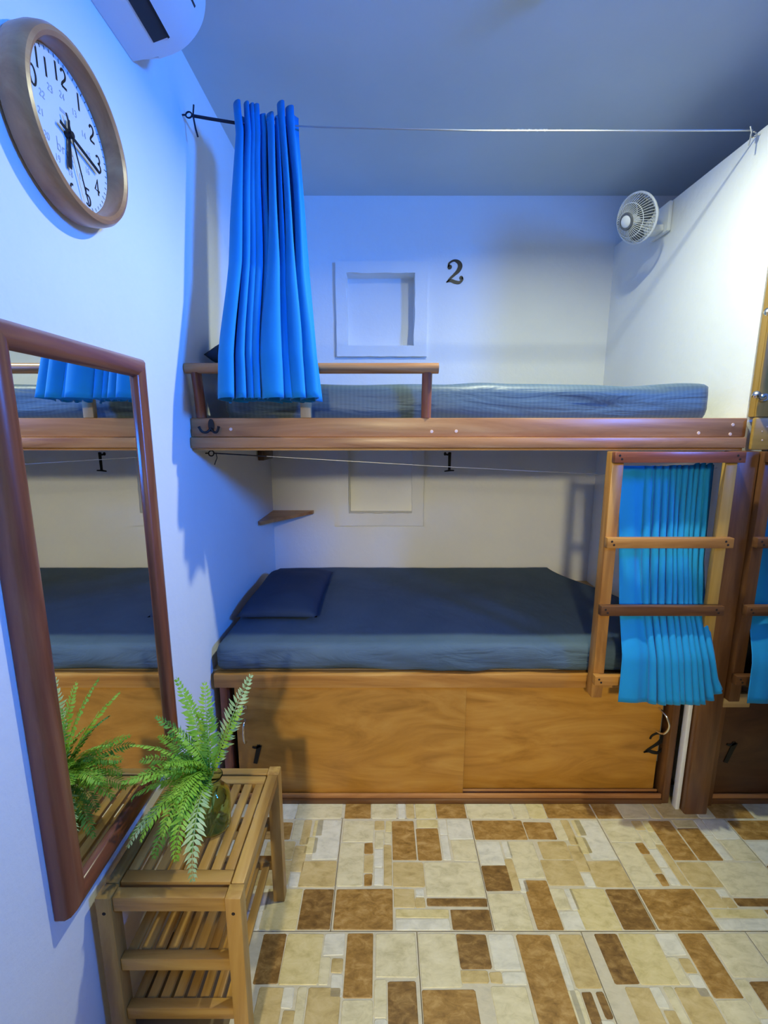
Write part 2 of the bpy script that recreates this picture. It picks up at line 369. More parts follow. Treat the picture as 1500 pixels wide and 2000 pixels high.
# ------------------------------------------------------------------ floor tiles: a printed-stone pattern of four tile designs
def c1(x, y): return 460 + x * 0.36, 1560 + y * 0.36
def c2(x, y): return 960 + x * 0.36, 1560 + y * 0.36
def rect(cf, x0, x1, y0, y1):
    u0, v0 = cf(x0, y0); u1, v1 = cf(x1, y1); vm = (v0 + v1) / 2
    a = onz(u0, vm, 0); b_ = onz(u1, vm, 0)
    return a.x, b_.x, onz(750, v1, 0).y, onz(750, v0, 0).y
TW = 0.5
Y1, Y2 = onz(750, 1598, 0).y, onz(750, 1819, 0).y; TD = Y1 - Y2; Y3 = Y2 - TD
XA = onz(645.5, 1819, 0).x; XB = XA + TW; XD = onz(814, 1819, 0).x - TW; XC = XD + TW
PAT = {
'A': [(c1, 585, 750, 120, 235, 'c'), (c1, 756, 810, 120, 172, 't'), (c1, 813, 848, 120, 180, 'y'), (c1, 850, 975, 122, 335, 'b'), (c1, 756, 805, 176, 270, 'c'), (c1, 808, 846, 184, 245, 'c'), (c1, 556, 694, 240, 475, 'c'), (c1, 700, 746, 240, 300, 'b'), (c1, 698, 745, 304, 404, 't'), (c1, 697, 742, 408, 475, 'b'), (c1, 751, 800, 274, 372, 'w'), (c1, 751, 800, 377, 472, 'w'), (c1, 804, 848, 250, 472, 't'), (c1, 985, 1110, 162, 335, 'b'), (c1, 980, 1096, 114, 157, 'y'), (c1, 1104, 1146, 114, 196, 'w'), (c1, 1118, 1162, 201, 335, 'w'), (c1, 1150, 1284, 114, 220, 'w'), (c1, 1176, 1308, 225, 338, 'c'), (c1, 855, 1022, 346, 480, 't'), (c1, 1028, 1340, 346, 532, 'c'), (c1, 857, 972, 488, 592, 't'), (c1, 976, 1024, 490, 533, 'w'), (c1, 976, 1029, 538, 592, 't'), (c1, 1036, 1366, 540, 585, 'd'), (c1, 540, 853, 490, 714, 'B'), (c1, 868, 1158, 600, 648, 'y'), (c1, 868, 1164, 653, 714, 'w'), (c1, 1170, 1388, 601, 714, 'd')],
'B': [(c2, -98, 180, 118, 222, 'b'), (c2, 186, 336, 128, 222, 'b'), (c2, 343, 396, 116, 224, 'c'), (c2, 398, 446, 116, 250, 't'), (c2, 450, 500, 116, 205, 'y'), (c2, 494, 634, 118, 330, 'w'), (c2, -72, 60, 232, 358, 'w'), (c2, 66, 104, 232, 322, 'w'), (c2, 108, 258, 232, 430, 'c'), (c2, 264, 420, 232, 330, 't'), (c2, 285, 480, 334, 472, 't'), (c2, 440, 512, 256, 396, 't'), (c2, 462, 530, 210, 300, 'y'), (c2, 500, 552, 404, 480, 'w'), (c2, 540, 742, 338, 480, 't'), (c2, -46, 100, 364, 502, 'd'), (c2, 92, 140, 328, 500, 't'), (c2, 208, 346, 444, 714, 'b'), (c2, 0, 202, 516, 714, 'c'), (c2, 330, 410, 488, 604, 'c'), (c2, 384, 492, 612, 714, 'w'), (c2, 464, 660, 488, 714, 'y'), (c2, 668, 848, 490, 714, 'd'), (c2, 416, 460, 488, 606, 'w'), (c2, 150, 196, 434, 510, 'w')],
'D': [(c1, 124, 252, 732, 1008, 'd'), (c1, 258, 462, 732, 1010, 'y'), (c1, 478, 592, 732, 852, 'w'), (c1, 596, 746, 732, 1086, 'b'), (c1, 758, 982, 732, 972, 'c'), (c1, 452, 510, 858, 1010, 'c'), (c1, 520, 582, 866, 946, 't'), (c1, 516, 580, 952, 1080, 'w'), (c1, 96, 240, 1024, 1330, 't'), (c1, 248, 314, 1020, 1140, 'w'), (c1, 318, 372, 1022, 1330, 'c'), (c1, 378, 562, 1024, 1330, 't'), (c1, 244, 310, 1146, 1330, 't'), (c1, 752, 822, 980, 1190, 'c'), (c1, 570, 744, 1092, 1330, 'c'), (c1, 828, 990, 990, 1330, 'd'), (c1, 750, 822, 1196, 1330, 'w')],
'C': [(c1, 996, 1212, 732, 1026, 'c'), (c1, 1208, 1374, 736, 924, 'd'), (c2, 0, 140, 738, 934, 'w'), (c1, 1222, 1372, 932, 1000, 't'), (c1, 1380, 1446, 940, 1004, 't'), (c2, 62, 190, 940, 1010, 'w'), (c2, 206, 404, 738, 1300, 'b'), (c2, 410, 446, 734, 1300, 'w'), (c2, 412, 556, 736, 1030, 't'), (c2, 528, 588, 1050, 1300, 'd'), (c2, 590, 660, 1046, 1196, 'd'), (c1, 1012, 1320, 1036, 1300, 'b'), (c2, 20, 222, 1020, 1300, 'c'), (c2, 596, 680, 1204, 1300, 'w'), (c2, 452, 520, 1040, 1300, 'c')],
}
STONE_MESH = {}
def stone_mesh(key, wx, wy, mat):
    if key not in STONE_MESH:
        bm = bmesh.new(); k = min(0.0035, wx * 0.2, wy * 0.2); hx, hy = wx / 2, wy / 2
        rnd = lambda: random.uniform(-0.0013, 0.0013)
        pl = [(-hx + k, -hy), (hx - k, -hy), (hx, -hy + k), (hx, hy - k), (hx - k, hy), (-hx + k, hy), (-hx, hy - k), (-hx, -hy + k)]
        pl = [(x + rnd(), y + rnd()) for x, y in pl]; e = 0.0016
        bot = [bm.verts.new((x, y, -0.0005)) for x, y in pl]; top = [bm.verts.new((x * (1 - e / hx), y * (1 - e / hy), 0.0012)) for x, y in pl]
        bm.faces.new(top)
        for i in range(8): j = (i + 1) % 8; bm.faces.new((bot[i], bot[j], top[j], top[i]))
        bmesh.ops.recalc_face_normals(bm, faces=bm.faces)
        me = bpy.data.meshes.new('stone'); bm.to_mesh(me); bm.free(); me.materials.append(MATS[mat]); STONE_MESH[key] = me
    return STONE_MESH[key]
def lay_tile(x0, y1, design, dx=0.0, depth=None, clip=None):
    d = depth or TD
    t = box('tile', x0 + 0.0012, x0 + TW - 0.0012, y1 - d + 0.0012, y1 - 0.0012, -0.0045, 0.0, 'tile_body', floor)
    for i, s in enumerate(PAT.get(design, [])):
        a, b_, p, q = rect(*s[:5]); p = max(p, y1 - d + 0.003); q = min(q, y1 - 0.003)
        a = max(a + dx, x0 + 0.003); b_ = min(b_ + dx, x0 + TW - 0.003)
        if clip: a, b_ = max(a, clip[0]), min(b_, clip[1])
        if b_ - a < 0.012 or q - p < 0.012: continue
        mt = {'B': 'b'}.get(s[5], s[5])
        me = stone_mesh((design, i, dx < 0 and clip is not None), b_ - a, q - p, 'stone_' + mt)
        o = bpy.data.objects.new('stone', me); COL.objects.link(o); place(o, ((a + b_) / 2, (p + q) / 2, 0.0005), t)
for k, des in ((-1, 'B'), (0, 'A'), (1, 'B'), (2, 'A'), (3, 'B')): lay_tile(XA + TW * k, Y1, des, {-1: -2 * TW, 2: 2 * TW, 3: 2 * TW}.get(k, 0))
for k, des in ((0, 'D'), (1, 'C'), (2, 'D'), (3, 'C')): lay_tile(XD + TW * k, Y2, des, {2: 2 * TW, 3: 2 * TW}.get(k, 0))
# the cut row that runs under the bunks
row = [(c1, 190, 228, 'w'), (c1, 234, 328, 'w'), (c1, 332, 578, 'c'), (c1, 594, 733, 'b'), (c1, 738, 874, 'c'), (c1, 880, 922, 'w'), (c1, 926, 970, 't'), (c1, 976, 1088, 'y'), (c1, 1092, 1250, 'b'), (c1, 1256, 1500, 'c'), (c2, 122, 196, 'c'), (c2, 200, 290, 'y'), (c2, 296, 552, 'b'), (c2, 560, 694, 'b'), (c2, 700, 840, 'c'), (c2, 846, 900, 'y'), (c2, 910, 1100, 't'), (c2, 1106, 1190, 'c'), (c2, 1196, 1400, 'b'), (c2, 1406, 1560, 'c')]
XE = onz(*c1(1252, 80), 0).x - 1.5 * TW
XE -= TW
rowt = []
for k in range(5):
    t = box('tile', XE + TW * k + 0.0012, XE + TW * (k + 1) - 0.0012, Y1 + 0.0012, 1.70, -0.0045, 0.0, 'tile_body', floor); rowt.append(t)
for i, s in enumerate(row):
    a, b_, p, q = rect(s[0], s[1], s[2], 45, 108); q = 1.64
    k = max(0, min(4, int(((a + b_) / 2 - XE) / TW)))
    me = stone_mesh(('row', i), b_ - a, q - p, 'stone_' + s[3])
    o = bpy.data.objects.new('stone', me); COL.objects.link(o); place(o, ((a + b_) / 2, (p + q) / 2, 0.0005), rowt[k])

# ------------------------------------------------------------------ left bunk bed: upper deck
YBF = 1.585
up = thing('upper_bunk', (0.3, 2.1, 1.437), 'upper bunk deck of honey wood with a rounded guard rail, numbered 2 above', 'bunk bed')
box('front_board', XL + 0.002, 1.254, YBF, YBF + 0.035, 1.480, 1.545, 'honey_x', up, 0.004)
box('front_trim', XL + 0.002, 1.250, YBF - 0.014, YBF + 0.035, 1.443, 1.4795, 'honey_x', up, 0.004)
box('lower_lip', XL + 0.002, 1.250, YBF + 0.002, YBF + 0.035, 1.434, 1.4428, 'golden_x', up)
box('deck_panel', XL + 0.002, 1.256, YBF + 0.036, YB - 0.002, 1.500, 1.530, 'pale_x', up)
rz = 1.708
tube('guard_rail', [(XL + 0.004, 1.575, rz), (-0.3, 1.575, rz), (0.0, 1.575, rz), (0.183, 1.575, rz)], 0.0175, 'honey_x', up, 14)
for x in (-0.634, 0.146):
    tube('guard_post', [(x, 1.60, 1.546), (x, 1.594, 1.62), (x, 1.580, 1.697)], 0.0175, 'red_z', up, 12)
box('guard_post', -0.288, -0.252, 1.588, 1.612, 1.5455, 1.694, 'pale_z', up, 0.002)
for x, z in ((-0.53, 1.507), (0.165, 1.499), (0.25, 1.500), (1.09, 1.494), (1.205, 1.522), (1.20, 1.490)):
    lathe('screw_plug', [(0, 0.0018), (0.005, 0.0015), (0.0058, 0)], frame_mat((x, YBF, z), (0, -1, 0)), 'filler', up, 12)
box('wall_ledger', XL + 0.002, XL + 0.034, 2.40, 2.60, 1.345, 1.4995, 'dark_y', up, 0.004)

# upper mattress
def wrk(amp, fx, fz, tilt):
    def fn(q, n):
        a = noise.noise(Vector((q.x * fx + q.z * tilt, q.y * 3, q.z * fz))) * amp
        b_ = noise.noise(Vector((q.x * 2.3, q.y * 2.3, 4.0))) * amp * 0.8
        return q + n * (a + b_)
    return fn
soft = soft_box('mattress', -0.575, 1.175, 1.655, 2.62, 1.532, 1.668, 0.035, 'sheet_striped', None, 0.022, wrk(0.010, 5, 26, 30))
tag(soft, 'striped dark grey mattress lying on the upper bunk', 'mattress')
def puff(name, x0, x1, y0, y1, z0, th, mat, label, tilt=0.0, rotz=0.0):
    bm = bmesh.new(); nx, ny = 26, 30; top = {}; bot = {}
    for i in range(nx + 1):
        for j in range(ny + 1):
            s = 2 * i / nx - 1; t = 2 * j / ny - 1
            f = max(0.0, (1 - abs(s) ** 3.2) * (1 - abs(t) ** 3.2)) ** 0.55
            pin = 1 - 0.05 * (1 - t * t) * abs(s) ** 3; pin2 = 1 - 0.04 * (1 - s * s) * abs(t) ** 3
            x = (x0 + x1) / 2 + s * pin * (x1 - x0) / 2; y = (y0 + y1) / 2 + t * pin2 * (y1 - y0) / 2
            z = z0 + th * 0.28 + tilt * (x1 - x)
            wob = noise.noise(Vector((x * 9, y * 9, 2))) * 0.008 * f
            top[i, j] = bm.verts.new((x, y, z + th * 0.72 * f + wob + 0.003))
            bot[i, j] = bm.verts.new((x, y, z - th * 0.28 * f - 0.001)) if f > 0 else top[i, j]
    for i in range(nx):
        for j in range(ny):
            bm.faces.new((top[i, j], top[i + 1, j], top[i + 1, j + 1], top[i, j + 1]))
            q = [bot[i, j], bot[i, j + 1], bot[i + 1, j + 1], bot[i + 1, j]]
            if len(set(q)) >= 3:
                try: bm.faces.new(q)
                except ValueError: pass
    bmesh.ops.remove_doubles(bm, verts=bm.verts, dist=0.0003)
    o = finish(name, bm, mat, None, smooth=True); tag(o, label, 'pillow'); return o
puff('pillow', -0.650, -0.33, 1.70, 2.20, 1.682, 0.13, 'pillow_navy', 'dark pillow on the upper bunk, behind the gathered blue curtain', 0.16)

# ------------------------------------------------------------------ left bunk bed: lower deck with cabinet
lo = thing('lower_bunk', (0.25, 2.1, 0.0), 'lower bunk base with golden rail and two sliding plywood cabinet doors', 'bunk bed')
box('front_rail', -0.655, 1.164, YBF, YBF + 0.04, 0.526, 0.583, 'golden_x', lo, 0.005)
box('deck_panel', XL + 0.002, 1.256, YBF + 0.041, YB - 0.002, 0.555, 0.5825, 'pale_x', lo)
box('side_post', -0.640, -0.612, 1.60, 1.66, 0.0, 0.5255, 'red_z', lo, 0.003)
box('side_post', 1.135, 1.163, 1.60, 1.66, 0.0, 0.5255, 'dark_z', lo, 0.003)
box('plinth', -0.611, 1.134, 1.597, 1.66, 0.0, 0.020, 'dark_x', lo, 0.002)
box('door_track', -0.611, 1.134, 1.605, 1.613, 0.0205, 0.040, 'honey_x', lo, 0.002)
box('door_track', -0.611, 1.134, 1.634, 1.640, 0.0205, 0.036, 'honey_x', lo, 0.002)
box('cabinet_back', -0.611, 1.134, 1.70, 1.71, 0.0, 0.544, 'plywood_dark', lo)
d1 = box('cabinet_door', -0.588, 0.324, 1.615, 1.631, 0.034, 0.5255, 'plywood', lo, 0.002)
d2 = box('cabinet_door', 0.300, 1.122, 1.642, 1.658, 0.034, 0.5255, 'plywood', lo, 0.002)
def pull(parent, x, y, z0, z1, bow=0.03, mat='chrome', side=0.0):
    pts = [(x, y, z0), (x + side * 0.5, y - bow * 0.75, z0 + (z1 - z0) * 0.12), (x + side, y - bow, (z0 + z1) / 2), (x + side * 0.5, y - bow * 0.75, z1 - (z1 - z0) * 0.12), (x, y, z1)]
    tube('pull_handle', catmull(pts, 5), [0.004] * 21, mat, parent, 8)
pull(d1, -0.552, 1.615, 0.272, 0.372)
pull(d2, 1.105, 1.642, 0.300, 0.405, 0.045, 'chrome', 0.02)
bm = bmesh.new()
bm_lathe(bm, [(0, 0.028), (0.006, 0.026), (0.009, 0.020), (0.004, 0.012), (0.004, 0.0), (0, 0)], frame_mat((-0.561, 1.615, 0.418), (0, -1, 0)), 14)
bm_box(bm, -0.560, -0.540, 1.609, 1.6148, 0.422, 0.436)
finish('latch_knob', bm, 'chrome', d1, smooth=40)

def wrk2(q, n):
    front = max(0, -n.y)
    a = noise.noise(Vector((q.x * 7 + q.z * 16, q.y * 3, q.z * 14 - q.x * 3))) * (0.002 + 0.013 * front)
    b_ = noise.noise(Vector((q.x * 2.1, q.y * 2.1, 9.0))) * 0.008
    p = q + n * (a + b_)
    p.z = max(p.z, 0.584)
    if q.x > 0.7:
        k = max(0.0, min(1.0, (q.y - 2.0) / 0.6)); p.x -= (q.x - 0.7) / 0.5 * 0.21 * k * k * (3 - 2 * k)
    return p
mt = soft_box('mattress', -0.645, 1.20, 1.598, 2.62, 0.584, 0.694, 0.028, 'sheet_navy', None, 0.022, wrk2)
tag(mt, 'slate blue sheeted mattress on the lower bunk above the cabinet doors', 'mattress')
puff('pillow', -0.630, -0.285, 1.80, 2.42, 0.696, 0.085, 'pillow_navy', 'flat navy pillow at the head of the lower bunk')

# ------------------------------------------------------------------ post, partition facing board, trunking
po = box('bunk_post', 1.192, 1.2825, 1.545, 1.598, 0.0, 1.433, 'dark_z', None, 0.006)
tag(po, 'brown wooden post between the two bunk beds, standing on the tiles', 'post')
fb = box('facing_board', 1.262, 1.40, 1.572, 1.598, 1.548, 2.46, 'ochre_z', None, 0.003)
tag(fb, 'ochre varnished board on the end of the partition wall, holding hooks', 'board')
fs = box('edge_strip', 1.2625, 1.288, 1.564, 1.5718, 1.548, 2.46, 'ochre_z', fb, 0.002)
tk = box('cable_trunking', 1.172, 1.1885, 1.570, 1.596, 0.0, 0.62, 'white_plastic', None, 0.003)
tag(tk, 'narrow white vertical trunking beside the brown bunk post', 'trunking')
def robe_hook(z, label):
    t = thing('robe_hook', (1.279, 1.564, z), label, 'hook', 'chrome hooks on the ochre board')
    lathe('base', [(0, 0.008), (0.012, 0.008), (0.016, 0.003), (0.016, 0.0)], frame_mat((1.279, 1.5635, z), (0, -1, 0)), 'chrome', t, 20)
    tube('arm', [(1.279, 1.558, z), (1.268, 1.552, z - 0.004), (1.256, 1.549, z - 0.004), (1.244, 1.548, z + 0.004)], [0.007, 0.0065, 0.007, 0.007], 'chrome', t, 10)
    lathe('knob', [(0, 0.014), (0.009, 0.011), (0.013, 0.002), (0.010, -0.008), (0, -0.012)], frame_mat((1.241, 1.546, z + 0.007), (-0.7, -0.5, 0.5)), 'chrome', t, 20)
robe_hook(1.612, 'chrome robe hook on the ochre board just above the bunk beam')
robe_hook(1.872, 'upper chrome robe hook on the ochre board of the partition')

# ------------------------------------------------------------------ ladder
def screw(parent, x, y, z):
    lathe('screw', [(0, 0.0012), (0.0036, 0.001), (0.0042, 0.0)], frame_mat((x, y, z), (0, -1, 0)), 'dark_hole', parent, 8)
def ladder(name, x0, x1, label, cut=None):
    t = thing(name, ((x0 + x1) / 2, 1.55, 0.53), label, 'ladder')
    box('stile', x0 + 0.004, x0 + 0.044, 1.524, YBF - 0.016, 0.525 if cut is None else 0.508, 1.432, 'golden_z' if cut is None else 'dark_z', t, 0.003)
    if cut is None: box('stile', x1 - 0.046, x1 - 0.006, 1.524, 1.5435, 0.63, 1.432, 'ochre_z', t, 0.003)
    else: box('stile', x1 - 0.046, x1 - 0.006, 1.524, YBF - 0.016, 0.525, 1.432, 'dark_z', t, 0.003)
    for i, (z, m) in enumerate(((1.415, 'red_x'), (1.122, 'golden_x'), (0.875, 'dark_x'), (0.607, 'golden_x'))):
        r = box('rung', x0, x1 if i < 3 else x1 - 0.01, 1.500, 1.5238, z - 0.018, z + 0.018, m if cut is None else 'dark_x', t, 0.002)
        for sx in (x0 + 0.015, x0 + 0.023, x1 - 0.028, x1 - 0.02):
            screw(r, sx, 1.5, z + (0.006 if sx in (x0 + 0.015, x1 - 0.028) else -0.006))
    return t
ladder('bunk_ladder', 0.766, 1.200, 'honey wood ladder hung below the upper bunk, in front of the blue curtain')

# ------------------------------------------------------------------ right bunk, of which only the near end shows
rb = thing('side_bunk', (1.85, 1.9, 0.0), 'dark neighbouring bunk bed on the far side of the brown post', 'bunk bed')
box('front_board', 1.256, XR - 0.004, 1.556, 1.571, 1.437, 1.546, 'ochre_x', rb, 0.006)
box('front_rail', 1.3335, XR - 0.004, 1.588, 1.628, 0.526, 0.583, 'dark_x', rb, 0.005)
box('deck_panel', 1.335, XR - 0.004, 1.60, YB - 0.004, 1.50, 1.53, 'dark_x', rb)
box('deck_panel', 1.335, XR - 0.004, 1.63, YB - 0.004, 0.545, 0.566, 'dark_x', rb)
box('side_post', 1.2835, 1.3312, 1.588, 1.5995, 0.0, 0.5255, 'dark_z', rb, 0.002)
rd = box('cabinet_door', 1.333, XR - 0.01, 1.615, 1.630, 0.034, 0.5255, 'plywood_dark', rb, 0.002)
box('plinth', 1.333, XR - 0.004, 1.597, 1.634, 0.0, 0.020, 'dark_x', rb, 0.002)
box('door_track', 1.333, XR - 0.004, 1.604, 1.611, 0.0205, 0.040, 'honey_x', rb, 0.002)
soft_rb = soft_box('mattress', 1.35, 2.40, 1.66, 2.60, 0.572, 0.70, 0.03, 'sheet_navy', None, 0.05)
tag(soft_rb, 'navy mattress on the neighbouring bunk behind its blue curtain', 'mattress')
ladder('bunk_ladder', 1.280, 1.70, 'dark wood ladder of the neighbouring bunk, beside the brown post', True)
bk = box('spacer_block', 1.302, 1.405, 1.5695, 1.5872, 0.455, 0.5125, 'pale_x', None, 0.002)
tag(bk, 'small pale wood block under the ladder foot of the neighbouring bunk', 'block')
for x, z, r in ((1.29, 1.470, 0.003), (1.30, 1.515, 0.0025), (1.285, 1.50, 0.002)):
    lathe('screw_plug', [(0, 0.0012), (r * 0.8, 0.001), (r, 0)], frame_mat((x, 1.556, z), (0, -1, 0)), 'filler', rb, 10)

# ------------------------------------------------------------------ curtains and their wires
def curtain(name, rows, folds, amp, mat, label, seed, ns=150, nt=40, tops=None, ks=None, hs=None, flare=0.0):
    """rows: (t, xl, xr, y, z, amp factor) from header to hem"""
    bm = bmesh.new(); rnd = random.Random(seed)
    ks = ks or [rnd.uniform(0.65, 1.4) for _ in range(folds)]; tot = sum(ks); cum = [0]
    for k in ks: cum.append(cum[-1] + k / tot)
    hs = hs or [rnd.uniform(0.55, 1.2) for _ in range(folds)]
    def row_at(t):
        for a, b_ in zip(rows, rows[1:]):
            if t <= b_[0]:
                f = (t - a[0]) / (b_[0] - a[0])
                return [a[i] + (b_[i] - a[i]) * f for i in range(1, 6)]
        return list(rows[-1][1:])
    grid = []
    for j in range(nt + 1):
        t = j / nt; xl, xr, y, z, af = row_at(t); line = []
        for i in range(ns + 1):
            s = i / ns
            k = max(q for q in range(folds) if cum[q] <= s + 1e-9) if s < 1 else folds - 1
            ph = (s - cum[k]) / (cum[k + 1] - cum[k])
            drift = 0.30 * noise.noise(Vector((s * 4.0 + seed, t * 1.8, 0)))
            hk = hs[k] + (hs[min(k + 1, folds - 1)] - hs[k]) * max(0.0, ph - 0.5)
            a = amp * af * hk
            c_ = 0.5 - 0.5 * math.cos(2 * PI * ph); sharp = c_ ** (1.15 + drift)
            yy = y - a * sharp + 0.5 * a
            edge = min(1.0, s / 0.04, (1 - s) / 0.04)
            xx = xl + (xr - xl) * s + (0.17 * a * math.sin(4 * PI * ph + 0.8) + 0.13 * a * math.sin(2 * PI * ph) * drift * 4) * edge
            xx += 0.012 * noise.noise(Vector((s * 3, t * 2.5, seed * 1.7))) * edge
            zz = z
            if t < 0.001 and tops: zz += tops[k] * (0.3 + 0.7 * c_)
            if t > 0.9: zz += ((0.010 * c_ - 0.012) * hk + flare * max(0.0, (s - 0.82) / 0.18)) * (t - 0.9) / 0.1
            line.append(bm.verts.new((xx, yy, zz)))
        grid.append(line)
    for j in range(nt):
        for i in range(ns): bm.faces.new((grid[j][i], grid[j][i + 1], grid[j + 1][i + 1], grid[j + 1][i]))
    o = finish(name, bm, mat, None, smooth=True)
    sd = o.modifiers.new('thickness', 'SOLIDIFY'); sd.thickness = 0.0016; sd.offset = 0
    tag(o, label, 'curtain'); return o
curtain('curtain', [(0, -0.495, -0.288, 1.705, 2.535, 0.62), (0.08, -0.49, -0.288, 1.705, 2.47, 0.66), (0.5, -0.505, -0.255, 1.625, 2.04, 0.95), (0.85, -0.515, -0.222, 1.515, 1.74, 1.05), (1, -0.518, -0.203, 1.485, 1.605, 1.1)],
        9, 0.105, 'curtain_blue', 'long blue curtain bunched up by the left wall over the upper bunk guard rail', 3, 260, 48,
        [0.02, 0.022, 0.020, 0.016, -0.01, -0.04, -0.03, 0.02, 0.01], [1.5, 1.0, 0.75, 0.8, 0.9, 1.3, 0.8, 1.1, 1.5], [1.1, 0.8, 0.65, 0.75, 0.6, 1.2, 0.7, 1.0, 0.8])
curtain('curtain', [(0, 0.872, 1.222, 1.668, 1.374, 0.42), (0.06, 0.872, 1.222, 1.668, 1.345, 0.30), (0.45, 0.868, 1.183, 1.60, 1.03, 0.75), (0.62, 0.862, 1.180, 1.563, 0.88, 0.45), (0.80, 0.848, 1.180, 1.482, 0.71, 0.65), (1, 0.842, 1.215, 1.468, 0.545, 0.8)],
        11, 0.042, 'curtain_blue', 'blue curtain of the lower bunk hanging behind the honey wood ladder', 9, 240, 44,
        [0.0] * 4 + [0.004] * 4 + [0.012] * 3, [3.2, 1.2, 0.9, 1, 0.8, 0.7, 0.9, 0.7, 0.8, 0.9, 1.0], [0.3, 0.8, 1.1, 0.9, 1.1, 0.8, 1.0, 1.1, 0.9, 1.0, 0.5], 0.05)
curtain('curtain', [(0, 1.345, 1.76, 1.668, 1.375, 0.35), (0.06, 1.345, 1.76, 1.668, 1.345, 0.28), (0.45, 1.345, 1.75, 1.61, 1.03, 0.7), (0.66, 1.335, 1.73, 1.565, 0.88, 0.4), (0.82, 1.308, 1.72, 1.477, 0.70, 0.5), (1, 1.300, 1.72, 1.462, 0.545, 0.7)],
        9, 0.034, 'curtain_blue', 'blue curtain of the neighbouring bunk beside the brown post', 15, 120, 36, None, [2.5, 1, 1, 1, 1, 1, 1, 1, 1], [0.3, 0.8, 1, 1, 1, 1, 1, 1, 1])
def wire(name, pts, rad, label, cord=None, hook_l=None, hook_r=None):
    t = thing(name, pts[0], label, 'wire')
    tube('wire', pts, rad, 'steel_wire', t, 6)
    if cord: tube('cord', cord, rad * 1.9, 'dark_cord', t, 6)
    return t
def eye_hook(parent, x, y, z, sgn, mat):
    bm = bmesh.new(); r = 0.010
    bm_tube(bm, [(x, y, z), (x + sgn * 0.012, y, z)], 0.0025, 6)
    bm_tube(bm, [(x + sgn * (0.012 + r) + r * math.cos(a), y + 0.2 * r * math.sin(a), z + r * math.sin(a)) for a in [2 * PI * i / 16 for i in range(16)]], 0.0026, 6, closed=True)
    finish('eye_hook', bm, mat, parent, smooth=50)
wz = 2.530
w1 = wire('curtain_wire', [(-0.50, 1.705, 2.508), (-0.2, 1.705, 2.496), (0.3, 1.705, 2.486), (0.8, 1.706, 2.486), (1.232, 1.71, 2.490)], 0.0028,
          'thin steel wire strung below the ceiling, carrying the bunched curtain', [(-0.638, 1.705, 2.530), (-0.58, 1.705, 2.521), (-0.49, 1.705, 2.508)])
eye_hook(w1, XL + 0.001, 1.705, 2.532, 1, 'dark_cord'); eye_hook(w1, XP - 0.001, 1.71, 2.478, -1, 'chrome')
tube('cord_end', [(-0.628, 1.703, 2.56), (-0.632, 1.702, 2.528), (-0.626, 1.700, 2.49), (-0.620, 1.700, 2.465)], 0.0028, 'dark_cord', w1, 6)
tube('cord_end', [(1.222, 1.708, 2.50), (1.226, 1.704, 2.48), (1.218, 1.700, 2.44)], 0.0025, 'steel_wire', w1, 6)
w2 = wire('curtain_wire', [(-0.45, 1.700, 1.408), (0.2, 1.700, 1.370), (0.8, 1.698, 1.340), (1.0, 1.69, 1.346), (1.235, 1.672, 1.366)], 0.0012,
          'thin wire stretched under the upper bunk deck, carrying the ladder-side curtain', [(-0.640, 1.70, 1.419), (-0.54, 1.70, 1.413), (-0.44, 1.70, 1.4075)])
eye_hook(w2, XL + 0.001, 1.70, 1.4185, 1, 'black_iron')
tube('cord_end', [(-0.630, 1.70, 1.42), (-0.626, 1.699, 1.402), (-0.632, 1.698, 1.388), (-0.637, 1.698, 1.376)], 0.0018, 'dark_cord', w2, 6)
w3 = wire('curtain_wire', [(1.345, 1.68, 1.366), (1.8, 1.68, 1.35), (XR - 0.002, 1.68, 1.366)], 0.0016, 'thin wire of the neighbouring bunk, hidden in its curtain header')

# ------------------------------------------------------------------ numerals
TWO = catmull([(0.16, 0.70, 0.07), (0.20, 0.86, 0.08), (0.40, 0.97, 0.09), (0.60, 0.92, 0.15), (0.70, 0.76, 0.20), (0.63, 0.56, 0.18), (0.45, 0.38, 0.12), (0.24, 0.20, 0.09), (0.10, 0.05, 0.05)], 6)
TWOB = catmull([(0.08, 0.05, 0.04), (0.28, 0.12, 0.13), (0.48, 0.06, 0.15), (0.68, 0.04, 0.13), (0.82, 0.16, 0.08), (0.80, 0.26, 0.07)], 6)
def numeral(name, which, origin, hgt, label, italic=0.0, y=-0.002, plain=False, wsc=1.0):
    bm = bmesh.new()
    M = Matrix.Translation(origin) @ Matrix(((hgt * wsc, 0, 0, 0), (0, 0, -1, 0), (0, hgt, 0, 0), (0, 0, 0, 1)))
    sh = lambda pts: [(p[0] + italic * p[1], p[1], p[2]) for p in pts]
    th = 0.003
    if which == '2':
        bm_ribbon(bm, sh(TWO), M, th); bm_ribbon(bm, sh(TWOB), M, th)
        if not plain: bm_disc(bm, 0.22 + italic * 0.7, 0.70, 0.10, M, th); bm_disc(bm, 0.76 + italic * 0.2, 0.24, 0.085, M, th)
    else:
        bm_ribbon(bm, sh([(0.42, 0.05, 0.17), (0.42, 0.96, 0.21)]), M, th)
        bm_ribbon(bm, sh(catmull([(0.46, 0.94, 0.10), (0.28, 0.84, 0.10), (0.12, 0.88, 0.08)], 4)), M, th)
        if not plain: bm_disc(bm, 0.10 + italic * 0.9, 0.88, 0.09, M, th); bm_ribbon(bm, sh([(0.08, 0.01, 0.06), (0.42, 0.05, 0.09), (0.76, 0.05, 0.06)]), M, th)
    o = finish(name, bm, 'black_paint'); tag(o, label, 'number', 'black bunk numbers'); return o
numeral('bunk_number', '2', (0.335, YB - 0.0005, 2.302), 0.120, 'ornate black numeral 2 on the white wall above the upper bunk')
numeral('bunk_number', '1', (0.352, YB - 0.0005, 1.262), 0.118, 'ornate black numeral 1 on the wall under the upper bunk', wsc=0.72)
